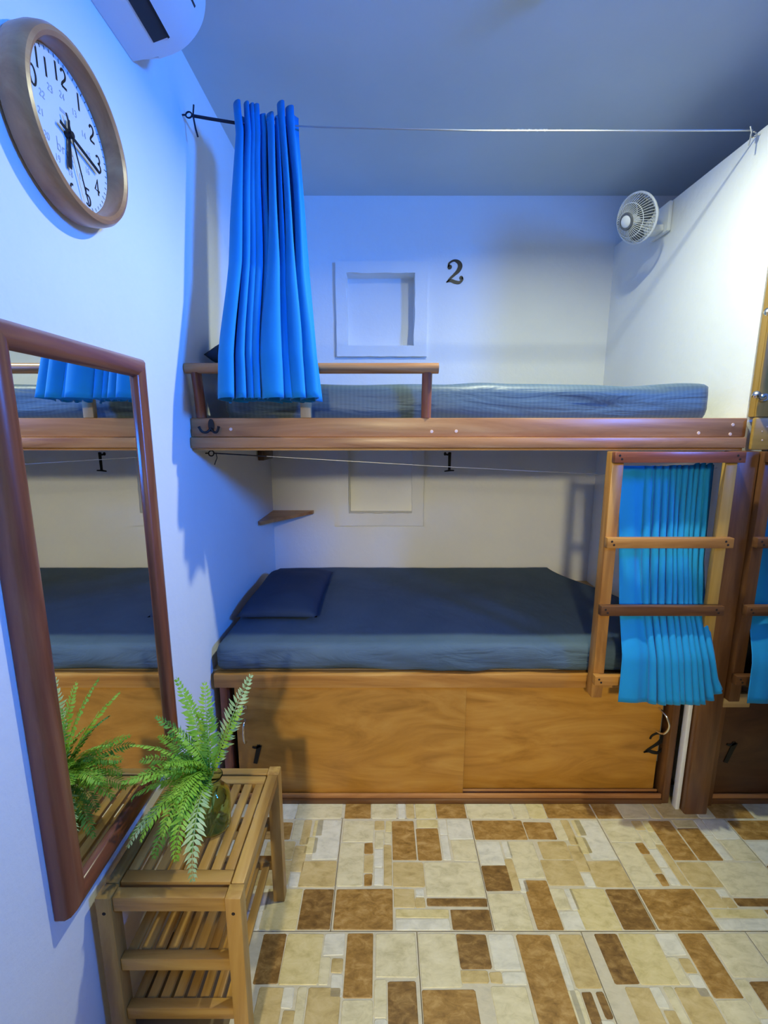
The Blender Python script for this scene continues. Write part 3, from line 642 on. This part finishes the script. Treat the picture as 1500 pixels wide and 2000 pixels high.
numeral('bunk_number', '1', (-0.560, 1.6145, 0.172), 0.090, 'black numeral 1 on the sliding cabinet door behind the slatted stand', 0.25, plain=True)
numeral('bunk_number', '2', (1.055, 1.6415, 0.200), 0.095, 'black numeral 2 on the plywood door below the ladder', 0.2, plain=True)
numeral('bunk_number', '1', (1.338, 1.6145, 0.175), 0.10, 'black numeral 1 on the dark door beside the brown post', 0.3, plain=True)

# ------------------------------------------------------------------ coat hook on the beam
ch = thing('coat_hook', (-0.596, YBF, 1.512), 'small black double coat hook screwed to the bunk beam by the left wall', 'hook')
bm = bmesh.new(); bm_prism(bm, [(0.010 * math.cos(2 * PI * i / 20), 0.022 * math.sin(2 * PI * i / 20)) for i in range(20)], Matrix.Translation((-0.596, YBF, 1.520)) @ Matrix(((1, 0, 0, 0), (0, 0, -1, 0), (0, 1, 0, 0), (0, 0, 0, 1))), 0.005)
finish('back_plate', bm, 'black_iron', ch)
for s in (-1, 1):
    tube('prong', catmull([(-0.596, YBF - 0.006, 1.510), (-0.596 + s * 0.012, YBF - 0.014, 1.497), (-0.596 + s * 0.026, YBF - 0.022, 1.499), (-0.596 + s * 0.034, YBF - 0.026, 1.516)], 5), [0.0042] * 15 + [0.0055], 'black_iron', ch, 8)

# ------------------------------------------------------------------ corner shelf
bm = bmesh.new()
tri = [(XL + 0.002, YB - 0.002), (XL + 0.002, 2.345), (XL + 0.018, 2.330), (-0.428, 2.648), (-0.424, YB - 0.002)]
bm_prism(bm, tri, Matrix.Translation((0, 0, 1.010)), 0.018)
cs = finish('corner_shelf', bm, 'honey_x'); tag(cs, 'small triangular wooden shelf in the wall corner over the lower bunk', 'shelf')

# ------------------------------------------------------------------ wall fan
FC = Vector((1.104, 2.15, 2.410)); FA = Vector((-0.88, -0.36, -0.36)).normalized()
fan = thing('wall_fan', (XP - 0.001, 2.24, 2.36), 'small white caged fan bracketed to the top of the partition wall', 'fan')
box('wall_plate', XP - 0.020, XP - 0.001, 2.165, 2.300, 2.365, 2.487, 'white_plastic', fan, 0.006)
bm = bmesh.new(); bm_box(bm, 1.175, XP - 0.0205, 2.185, 2.255, 2.372, 2.400, 0.006); bm_box(bm, 1.150, 1.182, 2.165, 2.215, 2.378, 2.425, 0.005)
finish('bracket_arm', bm, 'white_plastic', fan, smooth=40)
for z in (2.39, 2.455):
    lathe('plate_screw', [(0, 0.002), (0.005, 0.0015), (0.006, 0)], frame_mat((XP - 0.020, 2.275, z), (-1, 0, 0)), 'grey_plastic', fan, 10)
MF = frame_mat(FC, FA)
lathe('motor', [(0, -0.085), (0.034, -0.083), (0.044, -0.070), (0.046, -0.020), (0.040, -0.008), (0, -0.006)], MF, 'white_plastic', fan, 28)
R0 = 0.094
bm = bmesh.new()
bm_tube(bm, [MF @ Vector((R0 * math.cos(a), R0 * math.sin(a), 0.012)) for a in [2 * PI * i / 48 for i in range(48)]], 0.0052, 8, closed=True)
cage = finish('cage_ring', bm, 'white_plastic', fan, smooth=True)
def cage_pt(r, a, front):
    zf = 0.012 + (0.066 * (1 - (r / R0) ** 2.6) if front else -0.045 * (1 - (r / R0) ** 2.2))
    return MF @ Vector((r * math.cos(a), r * math.sin(a), zf))
bm = bmesh.new()
for i in range(46):
    a = 2 * PI * i / 46
    bm_tube(bm, [cage_pt(r, a + 0.25 * (1 - r / R0), True) for r in (0.028, 0.05, 0.068, 0.080, 0.089, R0)], 0.0013, 4, caps=False)
for i in range(36):
    a = 2 * PI * i / 36
    bm_tube(bm, [cage_pt(r, a, False) for r in (0.046, 0.068, 0.086, R0)], 0.0013, 4, caps=False)
bm_tube(bm, [cage_pt(0.064, 2 * PI * i / 40, True) for i in range(40)], 0.0016, 5, closed=True)
finish('cage_wires', bm, 'white_plastic', fan, smooth=True)
lathe('hub_ring', [(0.030, 0.070), (0.034, 0.075), (0.030, 0.080), (0.024, 0.080), (0.024, 0.070)], MF, 'grey_plastic', fan, 32, closed=True)
lathe('hub_badge', [(0, 0.085), (0.018, 0.084), (0.0235, 0.079), (0.0235, 0.070), (0, 0.070)], MF, 'white_plastic', fan, 28)
for k in range(3):
    bm = bmesh.new(); g = []
    for i in range(9):
        r = 0.018 + 0.066 * i / 8; row_ = []
        for j in range(7):
            f = j / 6 - 0.5; a = 2 * PI * k / 3 + f * (0.9 + 0.7 * math.sin(PI * i / 8)) + 0.5 * i / 8
            row_.append(bm.verts.new(MF @ Vector((r * math.cos(a), r * math.sin(a), 0.018 + 0.020 * f))))
        g.append(row_)
    for i in range(8):
        for j in range(6): bm.faces.new((g[i][j], g[i][j + 1], g[i + 1][j + 1], g[i + 1][j]))
    bl = finish('fan_blade', bm, 'fan_clear', fan, smooth=True); bl.modifiers.new('t', 'SOLIDIFY').thickness = 0.002
lathe('blade_hub', [(0, 0.034), (0.016, 0.032), (0.020, 0.020), (0.018, -0.005), (0, -0.005)], MF, 'ac_plastic', fan, 20)

# ------------------------------------------------------------------ air conditioner
ac = thing('air_conditioner', (XL, 1.0, 2.47), 'white split air conditioner mounted high on the left wall over the clock', 'air conditioner')
AY0, AY1 = 0.66, 1.404
prof = [(XL + 0.001, 2.470), (-0.60, 2.482), (-0.545, 2.500), (-0.505, 2.530), (-0.478, 2.570), (-0.468, 2.62), (-0.472, 2.69), (-0.49, 2.722), (XL + 0.001, 2.726)]
MY = Matrix(((1, 0, 0, 0), (0, 0, 1, AY0), (0, 1, 0, 0), (0, 0, 0, 1)))
prof = [prof[0]] + [p for p in catmull(prof[1:8], 4)] + [prof[8]]
bm = bmesh.new(); bm_prism(bm, prof, MY, AY1 - AY0)
bmesh.ops.bevel(bm, geom=[e for e in bm.edges if abs(e.verts[0].co.y - e.verts[1].co.y) < 1e-6], offset=0.008, segments=2, affect='EDGES')
finish('body', bm, 'ac_plastic', ac, smooth=35)
def ac_strip(name, pts, y0, y1, off, mat):
    bm = bmesh.new(); a = []; b_ = []
    for i, (x, z) in enumerate(pts):
        t = Vector((pts[min(i + 1, len(pts) - 1)][0] - pts[max(i - 1, 0)][0], pts[min(i + 1, len(pts) - 1)][1] - pts[max(i - 1, 0)][1])).normalized()
        n = Vector((t.y, -t.x)); a.append((x + n.x * off, z + n.y * off)); b_.append((x - n.x * 0.002, z - n.y * 0.002))
    bm_prism(bm, a + b_[::-1], Matrix(((1, 0, 0, 0), (0, 0, 1, y0), (0, 1, 0, 0), (0, 0, 0, 1))), y1 - y0)
    return finish(name, bm, mat, ac, smooth=35)
ac_strip('air_outlet', [(-0.592, 2.484), (-0.556, 2.4955)], AY0 + 0.03, AY1 - 0.05, 0.0015, 'dark_vent')
ac_strip('flap_gap', [(-0.556, 2.4955), (-0.530, 2.509), (-0.503, 2.532), (-0.480, 2.566)], AY0 + 0.028, AY1 - 0.046, 0.0012, 'dark_vent')
ac_strip('outlet_flap', [(-0.550, 2.4965), (-0.527, 2.510), (-0.503, 2.532), (-0.4845, 2.558)], AY0 + 0.032, AY1 - 0.051, 0.006, 'ac_plastic')

# ------------------------------------------------------------------ wall clock
CK = Vector((XL, 1.048, 2.100))
ck = thing('wall_clock', (XL, 1.048, 1.94), 'round wall clock in a thick wooden rim on the left wall', 'clock')
MC = Matrix(((0, 0, 1, CK.x), (1, 0, 0, CK.y), (0, 1, 0, CK.z), (0, 0, 0, 1)))     # local x -> +Y, local y -> +Z, local z -> +X
lathe('rim', [(0.150, 0.001), (0.160, 0.008), (0.163, 0.030), (0.161, 0.048), (0.155, 0.057), (0.148, 0.059), (0.141, 0.055), (0.138, 0.046), (0.137, 0.016), (0.137, 0.001)], MC, 'clock_wood', ck, 72, closed=True)
lathe('face', [(0, 0.018), (0.1365, 0.018), (0.1365, 0.002), (0, 0.002)], MC, 'clock_paper', ck, 72)
DG = {'0': [[(0.2, 0.1), (0.05, 0.5), (0.2, 0.9), (0.5, 1), (0.75, 0.85), (0.85, 0.5), (0.7, 0.1), (0.45, 0), (0.2, 0.1)]],
      '1': [[(0.5, 0), (0.5, 1)]],
      '2': [[(0.12, 0.8), (0.3, 0.98), (0.62, 0.96), (0.76, 0.75), (0.62, 0.5), (0.2, 0.2), (0.1, 0.0)], [(0.1, 0.02), (0.8, 0.02)]],
      '3': [[(0.12, 0.88), (0.4, 1.0), (0.72, 0.85), (0.65, 0.6), (0.4, 0.53), (0.7, 0.45), (0.78, 0.2), (0.5, 0.0), (0.1, 0.1)]],
      '4': [[(0.85, 0.28), (0.05, 0.28), (0.6, 1.0), (0.6, 0.0)]],
      '5': [[(0.75, 1.0), (0.22, 1.0), (0.15, 0.55)], [(0.15, 0.55), (0.45, 0.62), (0.75, 0.5), (0.78, 0.2), (0.5, 0.0), (0.1, 0.08)]],
      '6': [[(0.68, 0.95), (0.4, 0.95), (0.15, 0.55), (0.12, 0.2), (0.4, 0.0), (0.72, 0.12), (0.76, 0.4), (0.5, 0.55), (0.18, 0.4)]],
      '7': [[(0.1, 1.0), (0.8, 1.0), (0.35, 0.0)]],
      '8': [[(0.45, 0.53), (0.15, 0.72), (0.3, 0.98), (0.6, 0.98), (0.75, 0.75), (0.45, 0.53), (0.12, 0.3), (0.25, 0.03), (0.65, 0.03), (0.78, 0.28), (0.45, 0.53)]],
      '9': [[(0.72, 0.6), (0.45, 0.45), (0.15, 0.62), (0.2, 0.9), (0.5, 1.0), (0.75, 0.85), (0.76, 0.5), (0.6, 0.1), (0.3, 0.0)]]}
def bm_digits(bm, txt, cx, cy, h, wd, lw, M, z, th):
    adv = wd * h * 1.12; x = cx - (len(txt) * adv) / 2 + adv * 0.05
    for chh in txt:
        for st in DG[chh]:
            pts = [(x + p[0] * wd * h, cy - h / 2 + p[1] * h, lw) for p in st]
            if len(pts) > 4 and chh not in '47': pts = catmull(pts, 3)
            bm_ribbon(bm, pts, M @ Matrix.Translation((0, 0, z)), th)
        x += adv
for n_ in range(1, 13):
    a = PI / 2 - 2 * PI * n_ / 12; bm = bmesh.new()
    bm_digits(bm, str(n_), 0.106 * math.cos(a), 0.106 * math.sin(a), 0.033, 0.62, 0.0042, MC, 0.0182, 0.0006)
    finish('numeral', bm, 'black_paint', ck)
bm = bmesh.new()
for n_ in range(60):
    a = 2 * PI * n_ / 60; r0 = 0.128 if n_ % 5 else 0.1255
    bm_ribbon(bm, [(r0 * math.cos(a), r0 * math.sin(a), 0.0012), (0.134 * math.cos(a), 0.134 * math.sin(a), 0.0012)], MC @ Matrix.Translation((0, 0, 0.0182)), 0.0005)
finish('minute_track', bm, 'black_paint', ck)
bm = bmesh.new()
for n_ in range(13, 25):
    a = PI / 2 - 2 * PI * n_ / 12
    bm_digits(bm, str(n_), 0.070 * math.cos(a), 0.070 * math.sin(a), 0.012, 0.6, 0.0018, MC, 0.0182, 0.0004)
bm_ribbon(bm, [(-0.012, 0.040, 0.006), (0.014, 0.040, 0.006)], MC @ Matrix.Translation((0, 0, 0.0182)), 0.0004)
finish('small_numerals', bm, 'ink_grey', ck)
bm = bmesh.new(); ML = MC @ Matrix.Translation((-0.032, -0.044, 0.0182)) @ Matrix.Scale(0.024, 4)
for st in ([(0, 1), (0, 0)], [(0, 0.1), (0.25, 0), (0.42, 0.25), (0.25, 0.52), (0, 0.42)], [(0.62, 0), (0.62, 0.52)], [(0.62, 0.36), (0.74, 0.5), (0.88, 0.5)], [(1.35, 0.45), (1.15, 0.5), (1.02, 0.25), (1.2, 0.0), (1.4, 0.08), (1.4, 0.5)], [(1.75, 0.8), (1.75, 0.1), (1.9, 0.0)], [(1.62, 0.5), (1.92, 0.5)]):
    bm_ribbon(bm, [(x, y, 0.09) for x, y in st], ML, 0.02)
finish('logo', bm, 'ink_grey', ck)
def hand(name, ang, ln, tail, w0, w1, z, mat='black_paint'):
    d = Vector((math.sin(ang), math.cos(ang))); bm = bmesh.new()
    bm_ribbon(bm, [(-d.x * tail, -d.y * tail, w0), (0, 0, w0), (d.x * ln * 0.9, d.y * ln * 0.9, w1), (d.x * ln, d.y * ln, w1 * 0.8)], MC @ Matrix.Translation((0, 0, z)), 0.0012)
    finish(name, bm, mat, ck)
hand('hour_hand', math.radians(187), 0.066, 0.030, 0.006, 0.011, 0.0235)
hand('minute_hand', math.radians(105), 0.094, 0.030, 0.007, 0.008, 0.0262)
hand('second_hand', math.radians(163), 0.118, 0.035, 0.0035, 0.0025, 0.0285)
lathe('hand_boss', [(0, 0.0325), (0.006, 0.032), (0.007, 0.030), (0.007, 0.0184), (0, 0.0184)], MC, 'black_paint', ck, 20)

# ------------------------------------------------------------------ mirror
MY0, MY1, MZ0, MZ1 = 0.752, 1.252, 0.522, 1.690
mr = thing('wall_mirror', (XL, 1.0, MZ0), 'tall mirror in a rounded red-brown wooden frame on the left wall', 'mirror')
fx0, fx1, fw = XL + 0.001, XL + 0.044, 0.050
MPROF = [(0.0, 0.0), (0.0, 0.020), (0.004, 0.031), (0.012, 0.039), (0.024, 0.043), (0.036, 0.041), (0.045, 0.036), (fw, 0.030), (fw, 0.0)]
MCOR = [(MY0, MZ0, 1, 1), (MY1, MZ0, -1, 1), (MY1, MZ1, -1, -1), (MY0, MZ1, 1, -1)]
for i, (nm, mt_) in enumerate((('frame_bottom', 'red_y'), ('frame_side', 'red_z'), ('frame_top', 'red_y'), ('frame_side', 'red_z'))):
    bm = bmesh.new(); ends = []
    for (cy, cz, sy, sz) in (MCOR[i], MCOR[(i + 1) % 4]):
        ends.append([bm.verts.new((fx0 + h, cy + sy * max(d, 0.0), cz + sz * max(d, 0.0))) for d, h in MPROF])
    a_, b_ = ends
    for j in range(len(MPROF)):
        q = (j + 1) % len(MPROF); bm.faces.new((a_[j], b_[j], b_[q], a_[q]))
    bm.faces.new(a_[::-1]); bm.faces.new(b_)
    finish(nm, bm, mt_, mr, smooth=50)
box('glass', XL + 0.018, XL + 0.025, MY0 + fw + 0.0003, MY1 - fw - 0.0003, MZ0 + fw + 0.0003, MZ1 - fw - 0.0003, 'mirror_glass', mr)

# ------------------------------------------------------------------ slatted stand
TX0, TX1, TY0, TY1, TZ = -0.650, -0.322, 0.838, 1.245, 0.470
st = thing('slatted_stand', ((TX0 + TX1) / 2, (TY0 + TY1) / 2, 0.0), 'three-tier slatted acacia stand under the mirror, holding the fern vase', 'stand')
lw = 0.036
for x in (TX0, TX1 - lw):
    for y in (TY0, TY1 - lw):
        lg = box('leg', x, x + lw, y, y + lw, 0.0, TZ, 'acacia_z', st, 0.003)
        if y == TY0:
            lathe('dowel', [(0, 0.0008), (0.004, 0.0008), (0.0042, 0)], frame_mat((x + lw / 2, TY0, TZ - 0.04), (0, -1, 0)), 'dark_hole', lg, 10)
for y in (TY0 + 0.004, TY1 - lw + 0.004):
    box('apron', TX0 + lw + 0.0005, TX1 - lw - 0.0005, y, y + 0.026, TZ - 0.040, TZ - 0.002, 'acacia_x', st, 0.003)
for x in (TX0 + 0.003, TX1 - lw + 0.003):
    box('side_rail', x, x + lw - 0.006, TY0 + lw + 0.0005, TY1 - lw - 0.0005, TZ - 0.034, TZ, 'acacia_y', st, 0.003)
box('end_rail', TX0 + lw, TX1 - lw, TY0 + lw + 0.004, TY0 + lw + 0.034, TZ - 0.018, TZ - 0.001, 'acacia_x', st, 0.002)
box('end_rail', TX0 + lw, TX1 - lw, TY1 - lw - 0.034, TY1 - lw - 0.004, TZ - 0.018, TZ - 0.001, 'acacia_x', st, 0.002)
def slats(z, n, y0, y1, x0, x1):
    p = (x1 - x0) / n
    for i in range(n):
        box('slat', x0 + p * i + 0.005, x0 + p * (i + 1) - 0.005, y0, y1, z - 0.012, z, 'acacia_y', st, 0.002)
slats(TZ - 0.002, 8, TY0 + lw + 0.0345, TY1 - lw - 0.0345, TX0 + lw - 0.004, TX1 - lw + 0.004)
for z in (0.290, 0.145):
    for y in (TY0 + 0.006, TY1 - lw + 0.006):
        box('shelf_rail', TX0 + lw + 0.0005, TX1 - lw - 0.0005, y, y + 0.022, z - 0.030, z + 0.004, 'acacia_x', st, 0.003)
    slats(z, 9, TY0 + 0.029, TY1 - lw + 0.005, TX0 + lw - 0.03, TX1 - lw + 0.03) if False else slats(z, 8, TY0 + 0.029, TY1 - lw + 0.0055, TX0 + lw, TX1 - lw)

# ------------------------------------------------------------------ vase and fern
VX, VY = -0.452, 1.030
va = lathe('glass_vase', [(0, 0.0), (0.036, 0.0), (0.043, 0.006), (0.046, 0.05), (0.046, 0.085), (0.043, 0.100), (0.034, 0.112), (0.027, 0.120), (0.026, 0.140), (0.031, 0.150), (0.029, 0.151), (0.0235, 0.140), (0.0245, 0.119), (0.031, 0.109), (0.040, 0.097), (0.043, 0.085), (0.043, 0.05), (0.040, 0.010), (0, 0.008)],
           Matrix.Translation((VX, VY, TZ - 0.001)), 'green_glass', None, 36)
tag(va, 'green glass bottle vase on the slatted stand, holding fern fronds', 'vase')
fe = thing('fern', (VX, VY, TZ + 0.02), 'green fern bunch spilling out of the glass vase in front of the mirror', 'plant')
def frond(az, up0, ln, droop, mat, rnd, wid=0.036):
    d = Vector((math.cos(az), math.sin(az), 0)); base = Vector((VX, VY, TZ + 0.135)); n = 27
    pts = [base - Vector((0, 0, 0.1))]; p = base.copy(); el = up0
    for i in range(n + 1):
        pts.append(p.copy()); el2 = el - droop * (i / n) ** 1.25
        p = p + (d * math.cos(el2) + Vector((0, 0, math.sin(el2)))) * (ln / n)
    for q in pts:
        q.x = max(q.x, XL + 0.050); q.z = max(q.z, TZ + 0.012)
    bm = bmesh.new(); k = len(pts)
    bm_tube(bm, pts, [0.0016 * (1 - 0.8 * i / k) for i in range(k)], 4)
    side = d.cross(Vector((0, 0, 1))).normalized(); roll = rnd.uniform(-0.5, 0.5)
    for i in range(5, k - 1):
        f = (i - 5) / (k - 6); t = (pts[i + 1] - pts[i - 1])
        if t.length < 1e-6: continue
        t.normalize()
        sd = side * math.cos(roll) + t.cross(side) * math.sin(roll)
        L_ = wid * math.sin(PI * min(1, 0.22 + 0.78 * f)) ** 0.8 + 0.004
        nrm = t.cross(sd).normalized()
        for sg in (-1, 1):
            for hh in (0,):
                p0 = pts[i].lerp(pts[i + 1], hh); dr = (sd * sg + t * rnd.uniform(0.35, 0.7) - Vector((0, 0, 0.18 + rnd.uniform(-0.1, 0.15)))).normalized()
                ll = L_ * rnd.uniform(0.75, 1.15); wv = t * (ln / n) * rnd.uniform(0.36, 0.48)
                a = bm.verts.new(p0); prev = [a]
                m1 = p0 + dr * ll * 0.35; m2 = p0 + dr * ll * 0.7
                v1, v2 = bm.verts.new(m1 + wv), bm.verts.new(m1 - wv); v3, v4 = bm.verts.new(m2 + wv * 0.75 + nrm * 0.002), bm.verts.new(m2 - wv * 0.75 + nrm * 0.002); tip = bm.verts.new(p0 + dr * ll + t * 0.003)
                bm.faces.new((a, v1, v2)); bm.faces.new((v1, v3, v4, v2)); bm.faces.new((v3, tip, v4))
    for v in bm.verts:
        v.co.x = max(v.co.x, XL + 0.046); 
        if v.co.z < TZ + 0.004 and v.co.y > TY0 - 0.02: v.co.z = TZ + 0.004
    return finish('frond', bm, mat, fe)
rnd = random.Random(4)
R = math.radians
FR = [(150, 80, 0.30, 0.5, 'fern_light'), (110, 84, 0.26, 0.4, 'fern_light'), (55, 66, 0.27, 0.35, 'fern_grey'), (25, 74, 0.21, 0.4, 'fern_light'), (195, 60, 0.24, 0.9, 'fern_light'), (130, 66, 0.24, 0.7, 'fern_light'),
      (175, 70, 0.25, 0.7, 'fern_dark'), (90, 88, 0.20, 0.3, 'fern_dark'), (210, 46, 0.22, 1.0, 'fern_light'), (225, 60, 0.20, 1.3, 'fern_light'), (240, 42, 0.24, 1.9, 'fern_light'), (255, 56, 0.23, 2.3, 'fern_light'),
      (268, 48, 0.27, 2.5, 'fern_light'), (280, 40, 0.28, 2.4, 'fern_grey'), (205, 54, 0.22, 1.5, 'fern_light'), (230, 26, 0.24, 1.5, 'fern_grey'), (218, 14, 0.22, 1.2, 'fern_dark'),
      (248, 22, 0.22, 1.6, 'fern_dark'), (200, 30, 0.20, 1.2, 'fern_light'), (160, 50, 0.20, 0.9, 'fern_light'), (262, 70, 0.18, 1.9, 'fern_light'), (250, 66, 0.17, 1.8, 'fern_light'), (235, 74, 0.19, 1.1, 'fern_light'),
      (185, 82, 0.20, 0.8, 'fern_light'), (150, 40, 0.18, 1.1, 'fern_dark'), (272, 30, 0.19, 2.2, 'fern_dark'), (242, 84, 0.16, 1.4, 'fern_light')]
for _ in range(16): FR.append((rnd.uniform(150, 275), rnd.uniform(15, 75), rnd.uniform(0.14, 0.22), rnd.uniform(1.0, 2.2), rnd.choice(['fern_light', 'fern_light', 'fern_dark'])))
for az, u0, ln, dr, mt_ in FR: frond(R(az), R(u0), ln * rnd.uniform(0.92, 1.05), dr, mt_, rnd, rnd.uniform(0.022, 0.030))

# ------------------------------------------------------------------ lamps out of the frame
la = thing('ceiling_lamp', (LAMP_A[0], LAMP_A[1], ZC), 'small round ceiling lamp over the aisle in front of the bunks', 'lamp')
lathe('housing', [(0, ZC - LAMP_A[2]), (0.045, ZC - LAMP_A[2]), (0.045, 0.010), (0, 0.008)], Matrix.Translation((LAMP_A[0], LAMP_A[1], LAMP_A[2] - 0.0005)), 'white_plastic', la, 28)
lb = thing('hallway_lamp', (LAMP_B[0], LAMP_B[1] - 0.02, LAMP_B[2]), 'warm lamp hanging in the hallway behind the doorway', 'lamp')
lathe('shade', [(0.138, 0.0), (0.14, 0.05), (0.05, 0.10), (0.012, 0.11), (0, 0.11)], frame_mat(Vector(LAMP_B) + Vector((0, -0.012, 0.008)), (0, -0.85, 0.53)), 'white_plastic', lb, 28)
tube('cord', [(LAMP_B[0], LAMP_B[1] - 0.1, LAMP_B[2] + 0.07), (LAMP_B[0], LAMP_B[1] - 0.1, ZC)], 0.004, 'white_plastic', lb, 6)
